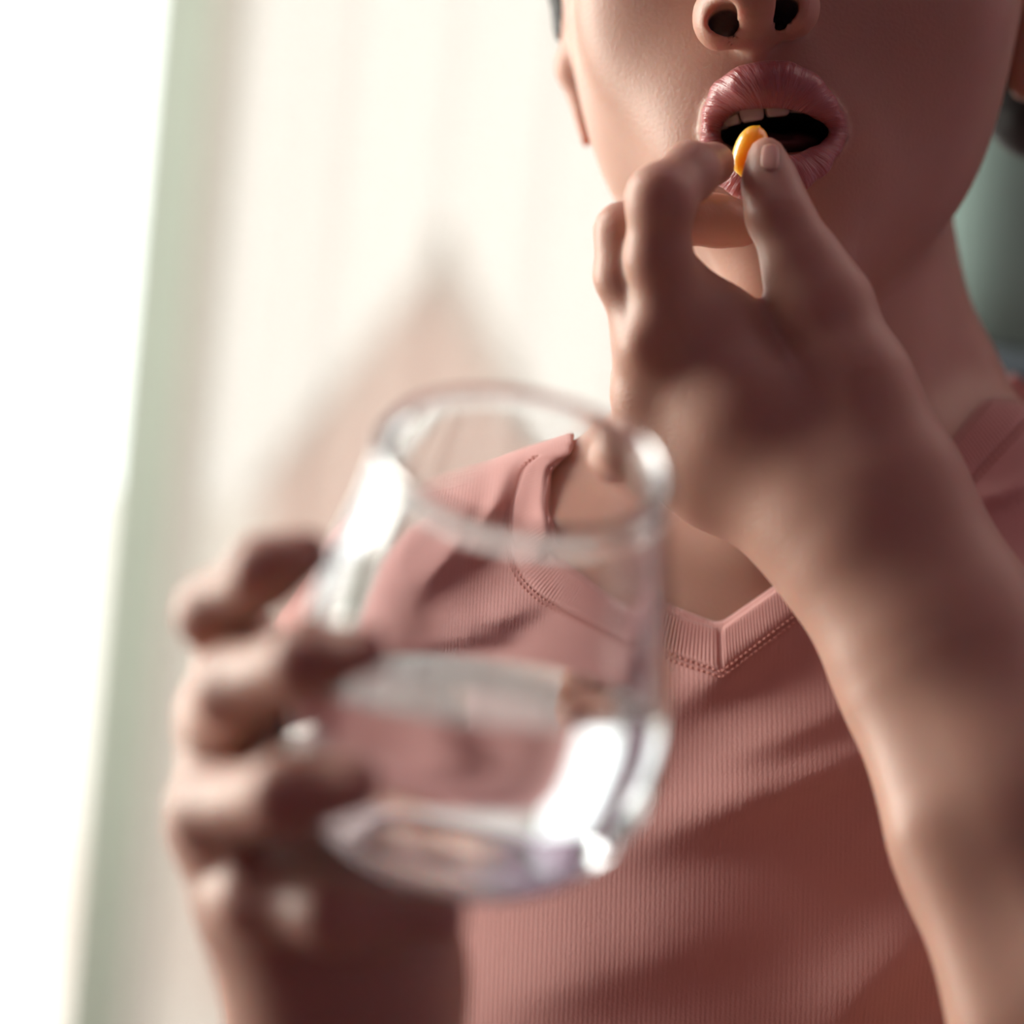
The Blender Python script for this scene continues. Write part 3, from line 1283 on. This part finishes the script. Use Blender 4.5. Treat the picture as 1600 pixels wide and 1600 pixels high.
bmf = bmesh.new()
for (c, s) in ((((WX0 + WX1) / 2, yf, WZ0 + .03), (WX1 - WX0, .06, .06)), (((WX0 + WX1) / 2, yf, WZ1 - .03), (WX1 - WX0, .06, .06)),
               ((WX0 + .03, yf, (WZ0 + WZ1) / 2), (.06, .06, WZ1 - WZ0)), ((WX1 - .03, yf, (WZ0 + WZ1) / 2), (.06, .06, WZ1 - WZ0))):
    add_box(bmf, c, s, bevel=.003)
obj_bm('window_frame', bmf, M['sage_frame'], win)
win_part('mullion', ((mx0 + mx1) / 2, yf - .005, (WZ0 + WZ1) / 2), (mx1 - mx0, .055, WZ1 - WZ0 - .12), M['sage_frame'], win)
win_part('window_pane', ((WX0 + .06 + mx0) / 2, yf, (WZ0 + WZ1) / 2), (mx0 - WX0 - .06, .005, WZ1 - WZ0 - .12), M['pane'], win, 0)
win_part('window_pane', ((mx1 + WX1 - .06) / 2, yf, (WZ0 + WZ1) / 2), (WX1 - .06 - mx1, .005, WZ1 - WZ0 - .12), M['pane'], win, 0)

win2 = empty('window_2', (X0 - .07, 1.40, .70))
win2['kind'] = 'structure'
bmf = bmesh.new()
for (c, s) in (((X0 - .07, 1.40, .73), (.06, 1.30, .06)), ((X0 - .07, 1.40, 2.32), (.06, 1.30, .06)), ((X0 - .07, .78, 1.525), (.06, .06, 1.65)), ((X0 - .07, 2.02, 1.525), (.06, .06, 1.65))):
    add_box(bmf, c, s, bevel=.003)
obj_bm('window_frame', bmf, M['sage_frame'], win2)
win_part('window_pane', (X0 - .07, 1.40, 1.525), (.005, 1.18, 1.53), M['pane'], win2, 0)

# sheer curtain hanging over the right-hand pane
yc = Y1 - .10
cx0, cx1 = mx1 - .012, WX1 + .10
nx, nz = 260, 24
vs, fs = [], []
for j in range(nz):
    z = .08 + (2.42 - .08) * j / (nz - 1)
    for i in range(nx):
        t = i / (nx - 1)
        xx = cx0 + (cx1 - cx0) * t
        yy = yc + .004 * math.sin(xx * 62 + .6 * math.sin(xx * 17)) * (1.0 - .25 * j / nz) + .002 * math.sin(xx * 131 + 1)
        vs.append((xx, yy, z))
for j in range(nz - 1):
    for i in range(nx - 1):
        fs.append((j * nx + i, j * nx + i + 1, (j + 1) * nx + i + 1, (j + 1) * nx + i))
cur = empty('sheer_curtain', (cx0, yc, .08))
tag(cur, 'cream sheer curtain hanging behind the person over the window', 'curtain')
from_np('fabric', np.array(vs), fs, M['sheer'], cur)
bm = bmesh.new()
bmesh.ops.create_cone(bm, segments=20, radius1=.009, radius2=.009, depth=cx1 - cx0 + .1, cap_ends=True,
                      matrix=Matrix.Translation(((cx0 + cx1) / 2, yc, 2.43)) @ Matrix.Rotation(R(90), 4, 'Y'))
obj_bm('curtain_rod', bm, M['wood'], cur, True)

# ------------------------------------------------------------------ outside: the gabled house across the way
HY = 24.0
ap = at_y(688, 395, HY)
lf = at_y(395, 760, HY)
hw = ap[0] - lf[0]
eave = lf[2]
house = empty('gabled_house', (ap[0], HY, 0))
tag(house, 'blurred terracotta gabled house outside the window behind the sheer curtain', 'house')
gz = -6.0
bm = bmesh.new()
prof = [(-hw * .92, gz), (hw * .92, gz), (hw * .92, eave + .02), (0, ap[2] - .10), (-hw * .92, eave + .02)]
v0 = [bm.verts.new((ap[0] + a, HY, b_)) for a, b_ in prof]
v1 = [bm.verts.new((ap[0] + a, HY + 7, b_)) for a, b_ in prof]
bm.faces.new(v0)
bm.faces.new(v1[::-1])
for i in range(5):
    bm.faces.new((v0[i], v0[(i + 1) % 5], v1[(i + 1) % 5], v1[i]))
bmesh.ops.recalc_face_normals(bm, faces=bm.faces)
obj_bm('house_wall', bm, M['house_wall'], house)
for sgn in (-1, 1):
    bm = bmesh.new()
    a = (ap[0], ap[2])
    b_ = (ap[0] + sgn * hw, eave)
    th = .12
    pts = [(a[0], a[1]), (b_[0], b_[1]), (b_[0], b_[1] - th), (a[0], a[1] - th)]
    q0 = [bm.verts.new((p[0], HY - .3, p[1])) for p in pts]
    q1 = [bm.verts.new((p[0], HY + 7.3, p[1])) for p in pts]
    bm.faces.new(q0)
    bm.faces.new(q1[::-1])
    for i in range(4):
        bm.faces.new((q0[i], q0[(i + 1) % 4], q1[(i + 1) % 4], q1[i]))
    bmesh.ops.recalc_face_normals(bm, faces=bm.faces)
    obj_bm('roof', bm, M['house_roof'], house)
win_part('chimney', (ap[0] + .02, HY + .4, ap[2] - .05), (.22, .3, .55), M['house_roof'], house)
plain_wall('ground', (0, 40, -6.05), (120, 74, .1), M['ground'])

# ------------------------------------------------------------------ sage armchair behind the right shoulder
ch = empty('armchair', tuple(at_y(1750, 1600, 1.15)[:2]) + (0,))
tag(ch, 'sage green upholstered armchair back behind the shoulder at the right edge', 'armchair')


def cushion(name, lo, hi, bev, m, yoff):
    bm = bmesh.new()
    c = [(a + b_) / 2 for a, b_ in zip(lo, hi)]
    s = [b_ - a for a, b_ in zip(lo, hi)]
    add_box(bm, c, s, bevel=0)
    bmesh.ops.bevel(bm, geom=bm.edges[:], offset=bev, segments=6, affect='EDGES', profile=.6)
    return obj_bm(name, bm, m, ch, True)


cy = 1.25
pl = at_y(1440, 560, cy)
pt = at_y(1560, 150, cy)
pb = at_y(1560, 548, cy)
cushion('backrest', (pl[0], cy, pb[2]), (pl[0] + .62, cy + .14, pb[2] + .34), .045, M['sage_fabric'], 0)
bm = bmesh.new()
bmesh.ops.create_cone(bm, segments=16, radius1=.007, radius2=.007, depth=.60, cap_ends=True,
                      matrix=Matrix.Translation((pl[0] + .31, cy + .03, pb[2] - .004)) @ Matrix.Rotation(R(90), 4, 'Y'))
obj_bm('piping', bm, M['slate_fabric'], ch, True)
cushion('back_shell', (pl[0] + .01, cy + .02, .42), (pl[0] + .61, cy + .15, pb[2] - .008), .03, M['slate_fabric'], 0)
cushion('seat', (pl[0], cy - .50, .28), (pl[0] + .62, cy + .14, .44), .05, M['sage_fabric'], 0)
for sx in (0, 1):
    cushion('armrest', (pl[0] - .10 + sx * .72, cy - .50, .20), (pl[0] + .00 + sx * .72, cy + .14, .64), .03, M['sage_fabric'], 0)
for sx in (0, 1):
    for sy in (0, 1):
        bm = bmesh.new()
        bmesh.ops.create_cone(bm, segments=14, radius1=.014, radius2=.022, depth=.29, cap_ends=True,
                              matrix=Matrix.Translation((pl[0] + .03 + sx * .56, cy - .44 + sy * .52, .145)))
        obj_bm('leg', bm, M['wood'], ch, True)
print('tris', sum(len(o.data.polygons) for o in sc.objects if o.type == 'MESH'))
